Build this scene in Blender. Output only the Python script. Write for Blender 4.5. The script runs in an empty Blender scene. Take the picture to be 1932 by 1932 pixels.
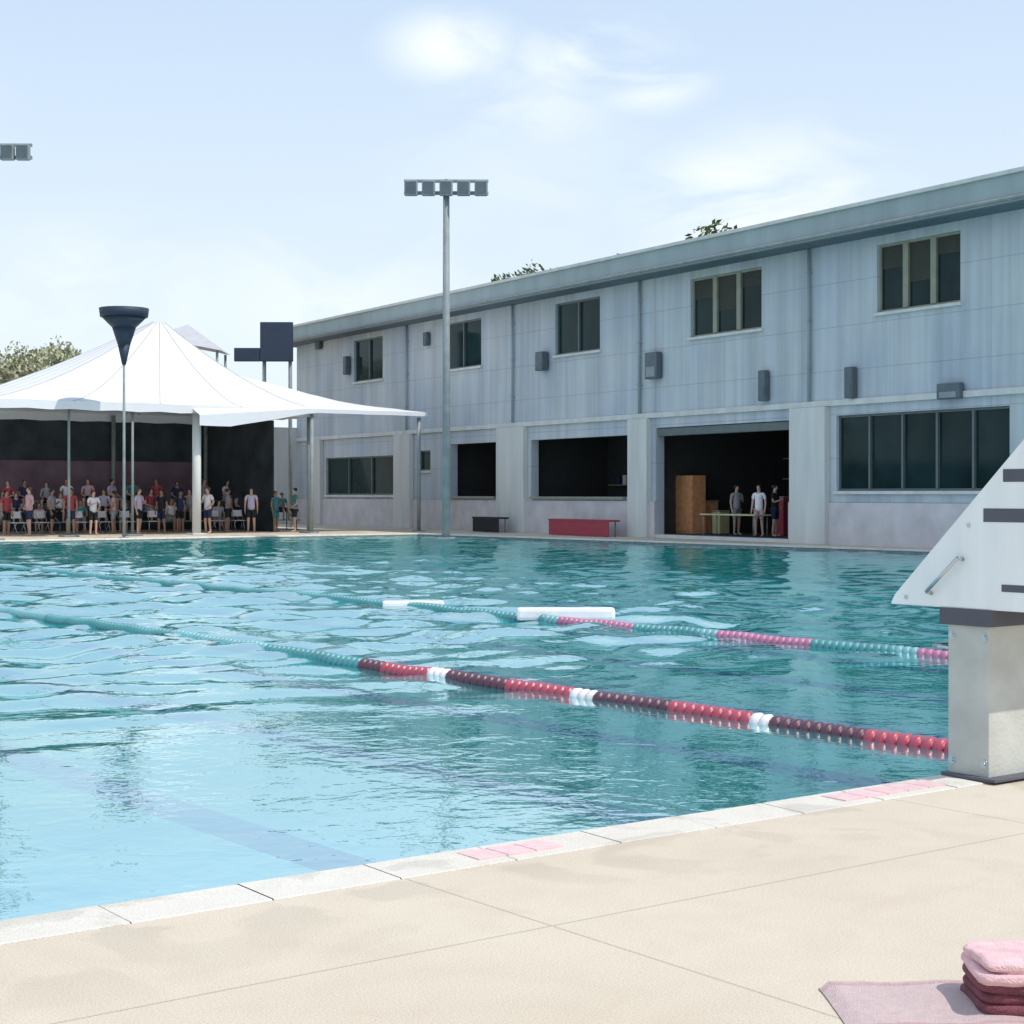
import bpy, bmesh, math, random
from mathutils import Vector, Matrix, noise
random.seed(7)
S = bpy.context.scene
C = S.collection
PI = math.pi
R = math.radians
# ------------------------------------------------------------------ frame
# world X runs along the near end wall of the pool, Y along its lanes
CX, CY, CH, F = -7.90, -6.24, 1.60, 3233.0
FX, FY = 0.6063, 0.7952
def ray(u):
    k = (u-966)/F
    return k*FY+FX, -k*FX+FY
def on_x(u, X):
    da, db = ray(u); t = (X-CX)/da
    return CY+t*db, t
def on_y(u, Y):
    da, db = ray(u); t = (Y-CY)/db
    return CX+t*da, t
def at(u, t):
    da, db = ray(u)
    return CX+t*da, CY+t*db
def zof(v, t): return CH-(v-930)/F*t

# ------------------------------------------------------------------ materials
def newmat(name):
    m = bpy.data.materials.new(name); m.use_nodes = True
    nt = m.node_tree; b = nt.nodes['Principled BSDF']
    return m, nt, b
def mat(name, col, rough=.6, metal=0, var=.12, scale=3., bump=.0, bscale=40., detail=6, spec=.5, streak=0):
    m, nt, b = newmat(name)
    N, L = nt.nodes, nt.links
    tc = N.new('ShaderNodeTexCoord')
    nz = N.new('ShaderNodeTexNoise'); nz.inputs['Scale'].default_value = scale; nz.inputs['Detail'].default_value = detail
    geo = N.new('ShaderNodeNewGeometry')
    mp = N.new('ShaderNodeMapping'); L.new(geo.outputs['Position'], mp.inputs[0])
    if streak: mp.inputs['Scale'].default_value = (1, 1, .15)
    L.new(mp.outputs[0], nz.inputs['Vector'])
    cr = N.new('ShaderNodeValToRGB')
    lo = [max(0, c*(1-var)) for c in col]+[1]; hi = [min(1, c*(1+var)) for c in col]+[1]
    cr.color_ramp.elements[0].position = .3; cr.color_ramp.elements[1].position = .7
    cr.color_ramp.elements[0].color = lo; cr.color_ramp.elements[1].color = hi
    L.new(nz.outputs['Fac'], cr.inputs[0]); L.new(cr.outputs[0], b.inputs['Base Color'])
    b.inputs['Roughness'].default_value = rough; b.inputs['Metallic'].default_value = metal
    b.inputs['Specular IOR Level'].default_value = spec
    if bump:
        n2 = N.new('ShaderNodeTexNoise'); n2.inputs['Scale'].default_value = bscale; n2.inputs['Detail'].default_value = 5
        L.new(geo.outputs['Position'], n2.inputs['Vector'])
        bp = N.new('ShaderNodeBump'); bp.inputs['Strength'].default_value = bump; bp.inputs['Distance'].default_value = .02
        L.new(n2.outputs['Fac'], bp.inputs['Height']); L.new(bp.outputs[0], b.inputs['Normal'])
    return m

def deck_mat(name, base, joints=True):
    m, nt, b = newmat(name); N, L = nt.nodes, nt.links
    geo = N.new('ShaderNodeNewGeometry')
    def nz(s, d=6, dist=0):
        n = N.new('ShaderNodeTexNoise'); n.inputs['Scale'].default_value = s; n.inputs['Detail'].default_value = d
        n.inputs['Distortion'].default_value = dist
        L.new(geo.outputs['Position'], n.inputs['Vector']); return n
    def ramp(n, p0, c0, p1, c1):
        r = N.new('ShaderNodeValToRGB'); r.color_ramp.elements[0].position = p0; r.color_ramp.elements[1].position = p1
        r.color_ramp.elements[0].color = (*c0, 1); r.color_ramp.elements[1].color = (*c1, 1)
        L.new(n, r.inputs[0]); return r.outputs[0]
    def mul(a, c, f=1.):
        x = N.new('ShaderNodeMix'); x.data_type = 'RGBA'; x.blend_type = 'MULTIPLY'; x.inputs[0].default_value = f
        L.new(a, x.inputs[6]); L.new(c, x.inputs[7]); return x.outputs[2]
    col = ramp(nz(.55, 3).outputs['Fac'], .35, [base[0]*.96, base[1]*.93, base[2]*.90], .65, [base[0]*1.03, base[1]*1.03, base[2]*1.02])
    col = mul(col, ramp(nz(3.5, 8, .6).outputs['Fac'], .25, (.95, .94, .93), .6, (1, 1, 1)))
    col = mul(col, ramp(nz(140, 3).outputs['Fac'], .35, (.80, .79, .77), .62, (1.03, 1.03, 1.03)))
    # old drips and foot-worn stains
    col = mul(col, ramp(nz(1.3, 9, 1.2).outputs['Fac'], .62, (1, 1, 1), .80, (.93, .90, .87)))
    if joints:
        sp = N.new('ShaderNodeSeparateXYZ'); L.new(geo.outputs['Position'], sp.inputs[0])
        last = None
        for ax, per, off in ((0, 3.05, .9), (1, 3.05, 1.3)):
            ad = N.new('ShaderNodeMath'); ad.operation = 'ADD'; ad.inputs[1].default_value = off+300*per; L.new(sp.outputs[ax], ad.inputs[0])
            md = N.new('ShaderNodeMath'); md.operation = 'MODULO'; md.inputs[1].default_value = per; L.new(ad.outputs[0], md.inputs[0])
            ls = N.new('ShaderNodeMath'); ls.operation = 'LESS_THAN'; ls.inputs[1].default_value = .012; L.new(md.outputs[0], ls.inputs[0])
            if last is None: last = ls.outputs[0]
            else:
                mx = N.new('ShaderNodeMath'); mx.operation = 'MAXIMUM'; L.new(last, mx.inputs[0]); L.new(ls.outputs[0], mx.inputs[1]); last = mx.outputs[0]
        r = ramp(last, 0, (1, 1, 1), 1, (.74, .71, .67)); col = mul(col, r)
    # splashed water near the pool edge
    sy = N.new('ShaderNodeSeparateXYZ'); L.new(geo.outputs['Position'], sy.inputs[0])
    e = N.new('ShaderNodeMapRange'); e.inputs['From Min'].default_value = -1.5; e.inputs['From Max'].default_value = -.1; L.new(sy.outputs[1], e.inputs['Value'])
    wn = N.new('ShaderNodeMapRange'); wn.inputs['From Min'].default_value = .53; wn.inputs['From Max'].default_value = .58; L.new(nz(1.7, 7, .8).outputs['Fac'], wn.inputs['Value'])
    wm = N.new('ShaderNodeMath'); wm.operation = 'MULTIPLY'; L.new(e.outputs[0], wm.inputs[0]); L.new(wn.outputs[0], wm.inputs[1])
    wc = N.new('ShaderNodeMix'); wc.data_type = 'RGBA'; wc.blend_type = 'MULTIPLY'; L.new(wm.outputs[0], wc.inputs[0]); L.new(col, wc.inputs[6]); wc.inputs[7].default_value = (.90, .88, .85, 1)
    col = wc.outputs[2]
    rr = N.new('ShaderNodeMapRange'); rr.inputs['To Min'].default_value = .8; rr.inputs['To Max'].default_value = .42; L.new(wm.outputs[0], rr.inputs['Value']); L.new(rr.outputs[0], b.inputs['Roughness'])
    L.new(col, b.inputs['Base Color'])
    bp = N.new('ShaderNodeBump'); bp.inputs['Strength'].default_value = .35; bp.inputs['Distance'].default_value = .004
    L.new(nz(180, 4).outputs['Fac'], bp.inputs['Height']); L.new(bp.outputs[0], b.inputs['Normal'])
    return m

def wall_mat(name, base):
    m, nt, b = newmat(name); N, L = nt.nodes, nt.links
    geo = N.new('ShaderNodeNewGeometry')
    def nz(s, d, scl=(1, 1, 1)):
        mp = N.new('ShaderNodeMapping'); mp.inputs['Scale'].default_value = scl; L.new(geo.outputs['Position'], mp.inputs[0])
        n = N.new('ShaderNodeTexNoise'); n.inputs['Scale'].default_value = s; n.inputs['Detail'].default_value = d
        L.new(mp.outputs[0], n.inputs['Vector']); return n.outputs['Fac']
    def ramp(n, p0, c0, p1, c1):
        r = N.new('ShaderNodeValToRGB'); r.color_ramp.elements[0].position = p0; r.color_ramp.elements[1].position = p1
        r.color_ramp.elements[0].color = (*c0, 1); r.color_ramp.elements[1].color = (*c1, 1)
        L.new(n, r.inputs[0]); return r.outputs[0]
    def mul(a, c):
        x = N.new('ShaderNodeMix'); x.data_type = 'RGBA'; x.blend_type = 'MULTIPLY'; x.inputs[0].default_value = 1
        L.new(a, x.inputs[6]); L.new(c, x.inputs[7]); return x.outputs[2]
    col = ramp(nz(.35, 5), .35, (base[0]*.90, base[1]*.92, base[2]*.97), .65, (base[0]*1.08, base[1]*1.05, base[2]*1.0))
    col = mul(col, ramp(nz(1.2, 8, (1, 1, .12)), .3, (.80, .80, .80), .6, (1, 1, 1)))
    col = mul(col, ramp(nz(1.0, 9, (4, 4, .10)), .35, (.90, .905, .91), .58, (1.02, 1.02, 1.02)))
    # formwork joints
    sp = N.new('ShaderNodeSeparateXYZ'); L.new(geo.outputs['Position'], sp.inputs[0])
    last = None
    for ax, per, off in ((1, 4.0, .7), (2, 1.35, .05)):
        ad = N.new('ShaderNodeMath'); ad.operation = 'ADD'; ad.inputs[1].default_value = off+100*per; L.new(sp.outputs[ax], ad.inputs[0])
        md = N.new('ShaderNodeMath'); md.operation = 'MODULO'; md.inputs[1].default_value = per; L.new(ad.outputs[0], md.inputs[0])
        ls = N.new('ShaderNodeMath'); ls.operation = 'LESS_THAN'; ls.inputs[1].default_value = .03; L.new(md.outputs[0], ls.inputs[0])
        if last is None: last = ls.outputs[0]
        else:
            mx = N.new('ShaderNodeMath'); mx.operation = 'MAXIMUM'; L.new(last, mx.inputs[0]); L.new(ls.outputs[0], mx.inputs[1]); last = mx.outputs[0]
    col = mul(col, ramp(last, 0, (1, 1, 1), 1, (.78, .78, .78)))
    L.new(col, b.inputs['Base Color']); b.inputs['Roughness'].default_value = .85
    bp = N.new('ShaderNodeBump'); bp.inputs['Strength'].default_value = .4; bp.inputs['Distance'].default_value = .02
    L.new(nz(30, 5), bp.inputs['Height']); L.new(bp.outputs[0], b.inputs['Normal'])
    return m

def glass_mat():
    m, nt, b = newmat('dark_glass')
    b.inputs['Base Color'].default_value = (.008, .018, .022, 1); b.inputs['Roughness'].default_value = .07
    b.inputs['Specular IOR Level'].default_value = .12
    N, L = nt.nodes, nt.links
    geo = N.new('ShaderNodeNewGeometry'); n = N.new('ShaderNodeTexNoise'); n.inputs['Scale'].default_value = .8
    L.new(geo.outputs['Position'], n.inputs['Vector'])
    r = N.new('ShaderNodeValToRGB'); r.color_ramp.elements[0].color = (.004, .010, .012, 1); r.color_ramp.elements[1].color = (.02, .05, .05, 1)
    L.new(n.outputs['Fac'], r.inputs[0]); L.new(r.outputs[0], b.inputs['Base Color'])
    return m

def water_mat():
    m = bpy.data.materials.new('pool_water'); m.use_nodes = True
    nt = m.node_tree; N, L = nt.nodes, nt.links
    N.clear()
    out = N.new('ShaderNodeOutputMaterial')
    tr = N.new('ShaderNodeBsdfTransparent'); tr.inputs[0].default_value = (.74, .97, .98, 1)
    gl = N.new('ShaderNodeBsdfGlossy'); gl.inputs['Roughness'].default_value = .04; gl.inputs[0].default_value = (.84, .96, .98, 1)
    fr = N.new('ShaderNodeFresnel'); fr.inputs['IOR'].default_value = 1.33
    mx = N.new('ShaderNodeMixShader')
    geo = N.new('ShaderNodeNewGeometry')
    n1 = N.new('ShaderNodeTexNoise'); n1.inputs['Scale'].default_value = 2.6; n1.inputs['Detail'].default_value = 3; n1.inputs['Distortion'].default_value = .8
    n2 = N.new('ShaderNodeTexNoise'); n2.inputs['Scale'].default_value = 9; n2.inputs['Detail'].default_value = 3
    L.new(geo.outputs['Position'], n1.inputs['Vector']); L.new(geo.outputs['Position'], n2.inputs['Vector'])
    b1 = N.new('ShaderNodeBump'); b1.inputs['Strength'].default_value = .15; b1.inputs['Distance'].default_value = .05
    b2 = N.new('ShaderNodeBump'); b2.inputs['Strength'].default_value = .16; b2.inputs['Distance'].default_value = .015
    L.new(n1.outputs['Fac'], b1.inputs['Height']); L.new(n2.outputs['Fac'], b2.inputs['Height']); L.new(b1.outputs[0], b2.inputs['Normal'])
    L.new(b2.outputs[0], gl.inputs['Normal']); L.new(b2.outputs[0], fr.inputs['Normal'])
    # suspended matter scatters a little teal light back
    df = N.new('ShaderNodeBsdfDiffuse'); df.inputs[0].default_value = (.03, .38, .38, 1); L.new(b2.outputs[0], df.inputs['Normal'])
    tu = N.new('ShaderNodeMixShader'); tu.inputs[0].default_value = .40; L.new(tr.outputs[0], tu.inputs[1]); L.new(df.outputs[0], tu.inputs[2])
    fm = N.new('ShaderNodeMath'); fm.operation = 'MULTIPLY'; fm.inputs[1].default_value = .70; L.new(fr.outputs[0], fm.inputs[0])
    L.new(fm.outputs[0], mx.inputs[0]); L.new(tu.outputs[0], mx.inputs[1]); L.new(gl.outputs[0], mx.inputs[2])
    L.new(mx.outputs[0], out.inputs[0])
    return m

def basin_mat():
    m, nt, b = newmat('pool_plaster'); N, L = nt.nodes, nt.links
    geo = N.new('ShaderNodeNewGeometry')
    sp = N.new('ShaderNodeSeparateXYZ'); L.new(geo.outputs['Position'], sp.inputs[0])
    # flat floor: pale corner painted to imitate sky reflection and shallows, teal beyond
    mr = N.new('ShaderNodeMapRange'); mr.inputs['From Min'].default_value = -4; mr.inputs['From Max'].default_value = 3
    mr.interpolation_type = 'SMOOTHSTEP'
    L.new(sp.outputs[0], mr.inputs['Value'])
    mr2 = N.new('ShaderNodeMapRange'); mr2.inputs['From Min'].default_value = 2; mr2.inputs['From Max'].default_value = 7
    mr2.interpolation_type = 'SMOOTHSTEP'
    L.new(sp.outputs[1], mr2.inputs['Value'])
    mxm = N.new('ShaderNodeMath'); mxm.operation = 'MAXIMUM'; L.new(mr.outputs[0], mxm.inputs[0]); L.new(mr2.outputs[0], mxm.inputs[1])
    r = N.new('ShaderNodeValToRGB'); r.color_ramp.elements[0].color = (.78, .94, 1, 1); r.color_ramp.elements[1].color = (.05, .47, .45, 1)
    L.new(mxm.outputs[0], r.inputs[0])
    n = N.new('ShaderNodeTexNoise'); n.inputs['Scale'].default_value = 2.2; n.inputs['Detail'].default_value = 3; n.inputs['Distortion'].default_value = 1.5
    L.new(geo.outputs['Position'], n.inputs['Vector'])
    r2 = N.new('ShaderNodeValToRGB'); r2.color_ramp.elements[0].position = .35; r2.color_ramp.elements[1].position = .65
    r2.color_ramp.elements[0].color = (.8, .85, .88, 1); r2.color_ramp.elements[1].color = (1.05, 1.05, 1.05, 1)
    L.new(n.outputs['Fac'], r2.inputs[0])
    x = N.new('ShaderNodeMix'); x.data_type = 'RGBA'; x.blend_type = 'MULTIPLY'; x.inputs[0].default_value = 1
    L.new(r.outputs[0], x.inputs[6]); L.new(r2.outputs[0], x.inputs[7])
    L.new(x.outputs[2], b.inputs['Base Color']); b.inputs['Roughness'].default_value = .7
    return m

def leaf_mat(name, c):
    m, nt, b = newmat(name); N, L = nt.nodes, nt.links
    oi = N.new('ShaderNodeNewGeometry'); n = N.new('ShaderNodeTexNoise'); n.inputs['Scale'].default_value = .9
    L.new(oi.outputs['Position'], n.inputs['Vector'])
    r = N.new('ShaderNodeValToRGB'); r.color_ramp.elements[0].position = .3; r.color_ramp.elements[1].position = .7
    r.color_ramp.elements[0].color = (c[0]*.5, c[1]*.55, c[2]*.5, 1); r.color_ramp.elements[1].color = (c[0]*1.5, c[1]*1.4, c[2]*1.3, 1)
    L.new(n.outputs['Fac'], r.inputs[0]); L.new(r.outputs[0], b.inputs['Base Color']); b.inputs['Roughness'].default_value = .7
    return m

M = {}
M['deck'] = deck_mat('beige_concrete', (.63, .555, .455))
M['coping'] = deck_mat('pale_coping', (.68, .65, .60), False)
M['wall'] = wall_mat('painted_concrete', (.50, .545, .585))
M['pillar'] = mat('pale_pillar', (.60, .60, .575), .8, var=.1, scale=2, bump=.3, streak=1)
M['fascia'] = mat('roof_edge', (.30, .36, .37), .6, var=.12, scale=1.2, streak=1)
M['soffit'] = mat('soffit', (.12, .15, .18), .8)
M['rooftop'] = mat('roof_gravel', (.35, .35, .34), .9, bump=.5)
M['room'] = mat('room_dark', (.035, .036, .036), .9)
M['plinth'] = mat('plinth_pink_grey', (.56, .52, .53), .85, var=.12, scale=1.5, bump=.3)
M['mullion'] = mat('mullion', (.10, .13, .13), .4)
M['mullion_pale'] = mat('mullion_pale', (.25, .26, .20), .5)
M['glass'] = glass_mat()
M['water'] = water_mat()
M['basin'] = basin_mat()
M['mark'] = mat('lane_tile', (.01, .06, .34), .5)
M['canvas'] = mat('tent_canvas', (.68, .68, .71), .7, var=.03, scale=1.5, bump=.15, bscale=3)
M['greyc'] = mat('grey_canvas', (.45, .45, .48), .7, var=.06)
M['post'] = mat('tent_post', (.20, .24, .23), .5)
M['pole'] = mat('galvanised', (.24, .27, .28), .6, metal=.0, var=.15)
M['lampbox'] = mat('lamp_housing', (.10, .13, .15), .5, metal=.2)
M['lens'] = mat('lamp_lens', (.09, .12, .14), .2)
M['black'] = mat('black_plastic', (.018, .022, .03), .55)
M['navy'] = mat('navy_panel', (.02, .035, .065), .6)
M['screen'] = mat('backdrop_dark', (.032, .042, .050), .9, var=.4, scale=1.2)
M['red'] = mat('float_red', (.40, .06, .10), .35)
M['white'] = mat('float_white', (.78, .74, .76), .35)
M['maroon'] = mat('float_maroon', (.10, .035, .06), .4)
M['blue'] = mat('float_blue', (.13, .17, .38), .4)
M['f_teal'] = mat('float_teal', (.07, .27, .29), .4); M['f_pale'] = mat('float_pale', (.17, .38, .41), .4)
M['mauve'] = mat('float_mauve', (.42, .15, .26), .4)
M['conc'] = mat('pedestal_concrete', (.50, .50, .46), .85, var=.12, scale=4, bump=.2, bscale=45)
M['fibre'] = mat('white_fibreglass', (.84, .835, .82), .35, var=.07, scale=5, streak=1, bump=.05)
M['slot'] = mat('slot_dark', (.10, .10, .12), .8)
M['grip'] = mat('grip_tread', (.55, .57, .57), .95, var=.15, scale=50, bump=.8, bscale=300)
M['steel'] = mat('stainless', (.55, .56, .57), .25, metal=.9)
M['towel'] = mat('towel_pink', (.80, .52, .52), .95, var=.1, scale=30, bump=.9, bscale=260)
M['towel2'] = mat('towel_pale', (.86, .66, .64), .95, var=.06, scale=30, bump=.9, bscale=260)
M['bag'] = mat('bag_maroon', (.20, .055, .075), .8, var=.25, scale=14, bump=.6, bscale=150)
M['bagtop'] = mat('bag_pink', (.82, .52, .53), .8, var=.12, scale=18, bump=.6, bscale=150)
M['orange'] = mat('orange_wood', (.62, .27, .12), .6, var=.2, scale=6)
M['yellow'] = mat('table_yellow', (.50, .46, .25), .5)
M['skin1'] = mat('skin_light', (.55, .34, .26), .6, var=.05); M['skin2'] = mat('skin_tan', (.38, .21, .14), .6, var=.05)
M['hair1'] = mat('hair_dark', (.025, .018, .015), .6); M['hair2'] = mat('hair_brown', (.12, .07, .04), .6)
for k, c in dict(c_white=(.75, .74, .78), c_lilac=(.52, .46, .60), c_pink=(.60, .38, .42), c_red=(.35, .05, .07), c_grey=(.30, .31, .33), c_teal=(.06, .22, .24), c_navy=(.02, .03, .08), c_black=(.015, .016, .02)).items():
    M[k] = mat(k, c, .85, var=.1, scale=12)
M['leafA'] = leaf_mat('leaf_haze_pale', (.34, .36, .25)); M['leafB'] = leaf_mat('leaf_green', (.07, .11, .04))  # leafA is paled so distant haze sits in the leaf colour
M['bark'] = mat('bark', (.12, .09, .07), .9, bump=.8, bscale=20)
M['ground'] = mat('dry_grass', (.16, .18, .09), .95, var=.3, scale=.5)
M['banner'] = mat('banner_plum', (.17, .11, .14), .9, var=.3, scale=.9)
M['blind'] = mat('blind_olive', (.05, .052, .04), .8)
M['tile'] = mat('pink_tile', (.74, .50, .50), .4, var=.1, scale=20)
M['gutter'] = mat('gutter_tile', (.16, .22, .23), .5, var=.3, scale=8)

# ------------------------------------------------------------------ mesh helpers
def bm_box(bm, x0, y0, z0, x1, y1, z1, mi=0, bev=0):
    vs = [bm.verts.new(p) for p in ((x0, y0, z0), (x1, y0, z0), (x1, y1, z0), (x0, y1, z0), (x0, y0, z1), (x1, y0, z1), (x1, y1, z1), (x0, y1, z1))]
    fs = [bm.faces.new([vs[i] for i in q]) for q in ((3, 2, 1, 0), (4, 5, 6, 7), (0, 1, 5, 4), (1, 2, 6, 5), (2, 3, 7, 6), (3, 0, 4, 7))]
    for f in fs: f.material_index = mi
    if bev:
        es = list({e for f in fs for e in f.edges})
        bmesh.ops.bevel(bm, geom=es, offset=bev, segments=2, affect='EDGES', profile=.6)
def bm_tube(bm, p0, p1, r0, r1=None, n=12, mi=0, cap=True):
    p0, p1 = Vector(p0), Vector(p1); r1 = r0 if r1 is None else r1
    d = (p1-p0).normalized(); a = d.orthogonal().normalized(); b = d.cross(a)
    A = [bm.verts.new(p0+(a*math.cos(t)+b*math.sin(t))*r0) for t in [2*PI*i/n for i in range(n)]]
    B = [bm.verts.new(p1+(a*math.cos(t)+b*math.sin(t))*r1) for t in [2*PI*i/n for i in range(n)]]
    for i in range(n):
        f = bm.faces.new((A[i], A[(i+1) % n], B[(i+1) % n], B[i])); f.material_index = mi; f.smooth = True
    if cap:
        f = bm.faces.new(A[::-1]); f.material_index = mi; f = bm.faces.new(B); f.material_index = mi
def obj(name, bm, mats, parent=None, loc=None):
    me = bpy.data.meshes.new(name)
    if bm.faces: bmesh.ops.recalc_face_normals(bm, faces=bm.faces)
    bm.to_mesh(me); bm.free()
    for m in (mats if isinstance(mats, (list, tuple)) else [mats]): me.materials.append(m)
    o = bpy.data.objects.new(name, me); C.objects.link(o)
    if parent: o.parent = parent
    if loc: o.location = loc
    return o
def thing(name, label, cat, loc=(0, 0, 0), rz=0, group=None):
    o = bpy.data.objects.new(name, None); o.empty_display_size = .3; C.objects.link(o)
    o.location = loc; o.rotation_euler = (0, 0, rz); o['label'] = label; o['category'] = cat
    if group: o['group'] = group
    return o
def tag(o, label, cat, group=None, kind=None):
    o['label'] = label; o['category'] = cat
    if group: o['group'] = group
    if kind: o['kind'] = kind
    return o
def struct(name, bm, m):
    o = obj(name, bm, m); o['kind'] = 'structure'; return o
def box(name, b, m, parent=None, bev=0):
    bm = bmesh.new(); bm_box(bm, *b, bev=bev); return obj(name, bm, m, parent)
def copy_tree(o, parent=None):
    c = o.copy(); C.objects.link(c)
    if parent: c.parent = parent
    for ch in list(o.children): copy_tree(ch, c)
    return c

# ------------------------------------------------------------------ ground, deck, pool
PX0, PX1, PY0, PY1 = -22., 30.3, 0., 50.
WZ = -.11
def ring(name, ox0, oy0, ox1, oy1, ix0, iy0, ix1, iy1, z, m, depth=0):
    bm = bmesh.new()
    O = [bm.verts.new(p) for p in ((ox0, oy0, z), (ox1, oy0, z), (ox1, oy1, z), (ox0, oy1, z))]
    I = [bm.verts.new(p) for p in ((ix0, iy0, z), (ix1, iy0, z), (ix1, iy1, z), (ix0, iy1, z))]
    for i in range(4): bm.faces.new((O[i], O[(i+1) % 4], I[(i+1) % 4], I[i]))
    if depth:
        D = [bm.verts.new((v.co.x, v.co.y, z-depth)) for v in I]
        for i in range(4): bm.faces.new((I[i], I[(i+1) % 4], D[(i+1) % 4], D[i]))
    return struct(name, bm, m)
ring('ground', -3000, -3000, 3000, 3000, -60, -40, 60, 90, -.02, M['ground'])
ring('pool_deck', -60.5, -40.5, 60.5, 90.5, PX0-.32, PY0-.32, PX1+.32, PY1+.32, 0, M['deck'])
# coping: rounded stones around the pool, one sheet with joints
bm = bmesh.new()
def coping_run(bm, horizontal, c0, lo, hi, sgn):
    n = int((hi-lo)/.6); prof = [(-.325, -.02), (-.325, .002), (-.315, .006), (-.03, .012), (.0, .004), (.012, -.012), (.012, -.045), (-.0, -.05), (.0, -.06)]
    for i in range(n):
        s0 = lo+(hi-lo)*i/n+.003; s1 = lo+(hi-lo)*(i+1)/n-.003
        A, B = [], []
        dz = random.uniform(-.0015, .0015)
        for (d, z) in prof:
            q = c0+d*sgn
            A.append(bm.verts.new((s0, q, z+dz) if horizontal else (q, s0, z+dz))); B.append(bm.verts.new((s1, q, z+dz) if horizontal else (q, s1, z+dz)))
        for j in range(len(prof)-1): bm.faces.new((A[j], A[j+1], B[j+1], B[j]))
coping_run(bm, True, PY0, PX0, PX1, 1); coping_run(bm, True, PY1, PX0, PX1, -1)
coping_run(bm, False, PX0, PY0, PY1, 1); coping_run(bm, False, PX1, PY0, PY1, -1)
struct('pool_coping', bm, M['coping'])
ring('coping_bed', PX0-.34, PY0-.34, PX1+.34, PY1+.34, PX0, PY0, PX1, PY1, -.012, M['gutter'])
# basin
FZ = -.85
bm = bmesh.new()
c = [(PX0, PY0), (PX1, PY0), (PX1, PY1), (PX0, PY1)]
lo = [bm.verts.new((x, y, FZ)) for x, y in c]; hi = [bm.verts.new((x, y, -.17)) for x, y in c]
bm.faces.new(lo)
for i in range(4): bm.faces.new((lo[i], lo[(i+1) % 4], hi[(i+1) % 4], hi[i]))
struct('pool_basin', bm, M['basin'])
bm = bmesh.new()
a = [bm.verts.new((x, y, -.17)) for x, y in c]; b_ = [bm.verts.new((x, y, -.012)) for x, y in c]
for i in range(4): bm.faces.new((a[i], a[(i+1) % 4], b_[(i+1) % 4], b_[i]))
struct('waterline_tiles', bm, M['gutter'])
bm = bmesh.new()
for k in range(-8, 12):
    x = -1.95+k*2.6
    if PX0+1 < x < PX1-1:
        bm_box(bm, x-.22, 1.2, FZ-.05, x+.22, 48.5, FZ+.004)
        bm_box(bm, x-.5, 1.0, FZ-.05, x+.5, 1.2, FZ+.004)
struct('pool_floor_lane_markings', bm, M['mark'])
# water surface: real waves, finer near the camera
def wave(x, y):
    d = math.hypot(x-CX, y-CY)
    # calm by the near edge, choppy in the left middle
    amp = .004+.078*min(1, max(0, (y-4.0)/6))*(1.0 if x < 8 else max(.45, 1-(x-8)/20))
    w = noise.noise(Vector((x*.8, y*1.1, 0)))*1.15+noise.noise(Vector((x*1.9+9, y*2.3, 3)))*.60+noise.noise(Vector((x*.35, y*.35, 8)))*.8
    w2 = noise.noise(Vector((x*.8, y*.8, 20)))*.004
    return WZ+amp*w+w2
bm = bmesh.new()
xs = []; x = PX0
while x < PX1: xs.append(x); x += .16 if x > -10 else .5
xs.append(PX1)
ys = []; y = PY0
while y < PY1: ys.append(y); y += .12 if y < 30 else .22
ys.append(PY1)
grid = [[bm.verts.new((x, y, wave(x, y))) for x in xs] for y in ys]
for j in range(len(ys)-1):
    for i in range(len(xs)-1):
        f = bm.faces.new((grid[j][i], grid[j][i+1], grid[j+1][i+1], grid[j+1][i])); f.smooth = True
struct('water', bm, M['water'])

# depth marker tiles let into the coping
def marker(u0, u1, nm, label):
    x0 = on_y(u0, -.16)[0]; x1 = on_y(u1, -.16)[0]
    bm = bmesh.new(); n = max(2, round((x1-x0)/.155)); w = (x1-x0)/n
    for i in range(n): bm_box(bm, x0+i*w+.004, -.25, .002, x0+(i+1)*w-.004, -.08, .0145, bev=.001)
    tag(obj(nm, bm, M['tile']), label, 'tile strip', 'pink tile strips let into the coping')
marker(880, 1040, 'tile_strip', 'pale pink tile strip set in the white coping, mid picture')
marker(1570, 1765, 'tile_strip', 'pale pink tile strip set in the coping just left of the starting block')

# ------------------------------------------------------------------ lane ropes
def lane_rope(x, label, pat, mats, y0=.12, y1=49.9, dense=True):
    t = thing('lane_rope', label, 'lane rope', (x, y0, WZ), 0, 'lane ropes floating on the pool')
    bm = bmesh.new(); y = .05; L = y1-y0; prev = None; nr = 10
    while y < L:
        st = .1 if y < 25 else .2
        for (dy, rr) in ((0, .022), (.10, .022), (.12, .070), (.30, .079), (.50, .079), (.78, .072), (.88, .022), (.98, .022)):
            yy = y+dy*st; z = -.006+.30*(wave(x, yy+y0)-WZ)+.004*math.sin(yy*2.3); dx = .02*math.sin(yy*.35+x)
            cur = [bm.verts.new((dx+rr*math.cos(a), yy, z+rr*math.sin(a))) for a in [2*PI*i/nr for i in range(nr)]]
            if prev:
                for i in range(nr):
                    f = bm.faces.new((prev[i], prev[(i+1) % nr], cur[(i+1) % nr], cur[i])); f.smooth = True; f.material_index = pat(y+y0)
            prev = cur
        y += st
    obj('floats', bm, mats, t)
    bm = bmesh.new(); y = 0
    while y < L-.5:
        bm_tube(bm, (.02*math.sin(y*.35+x), y, -.006+.30*(wave(x, y+y0)-WZ)), (.02*math.sin((y+.5)*.35+x), y+.5, -.006+.30*(wave(x, y+.5+y0)-WZ)), .006, n=5, cap=False); y += .5
    obj('cable', bm, M['steel'], t)
    return t
def patA(y):
    if y > 8.2: return 3 if (y % 6.2) < 3.9 else 4
    p = (y-2.6) % 2.05
    return 1 if p < .27 else (0 if p < 1.15 else 2)
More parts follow.
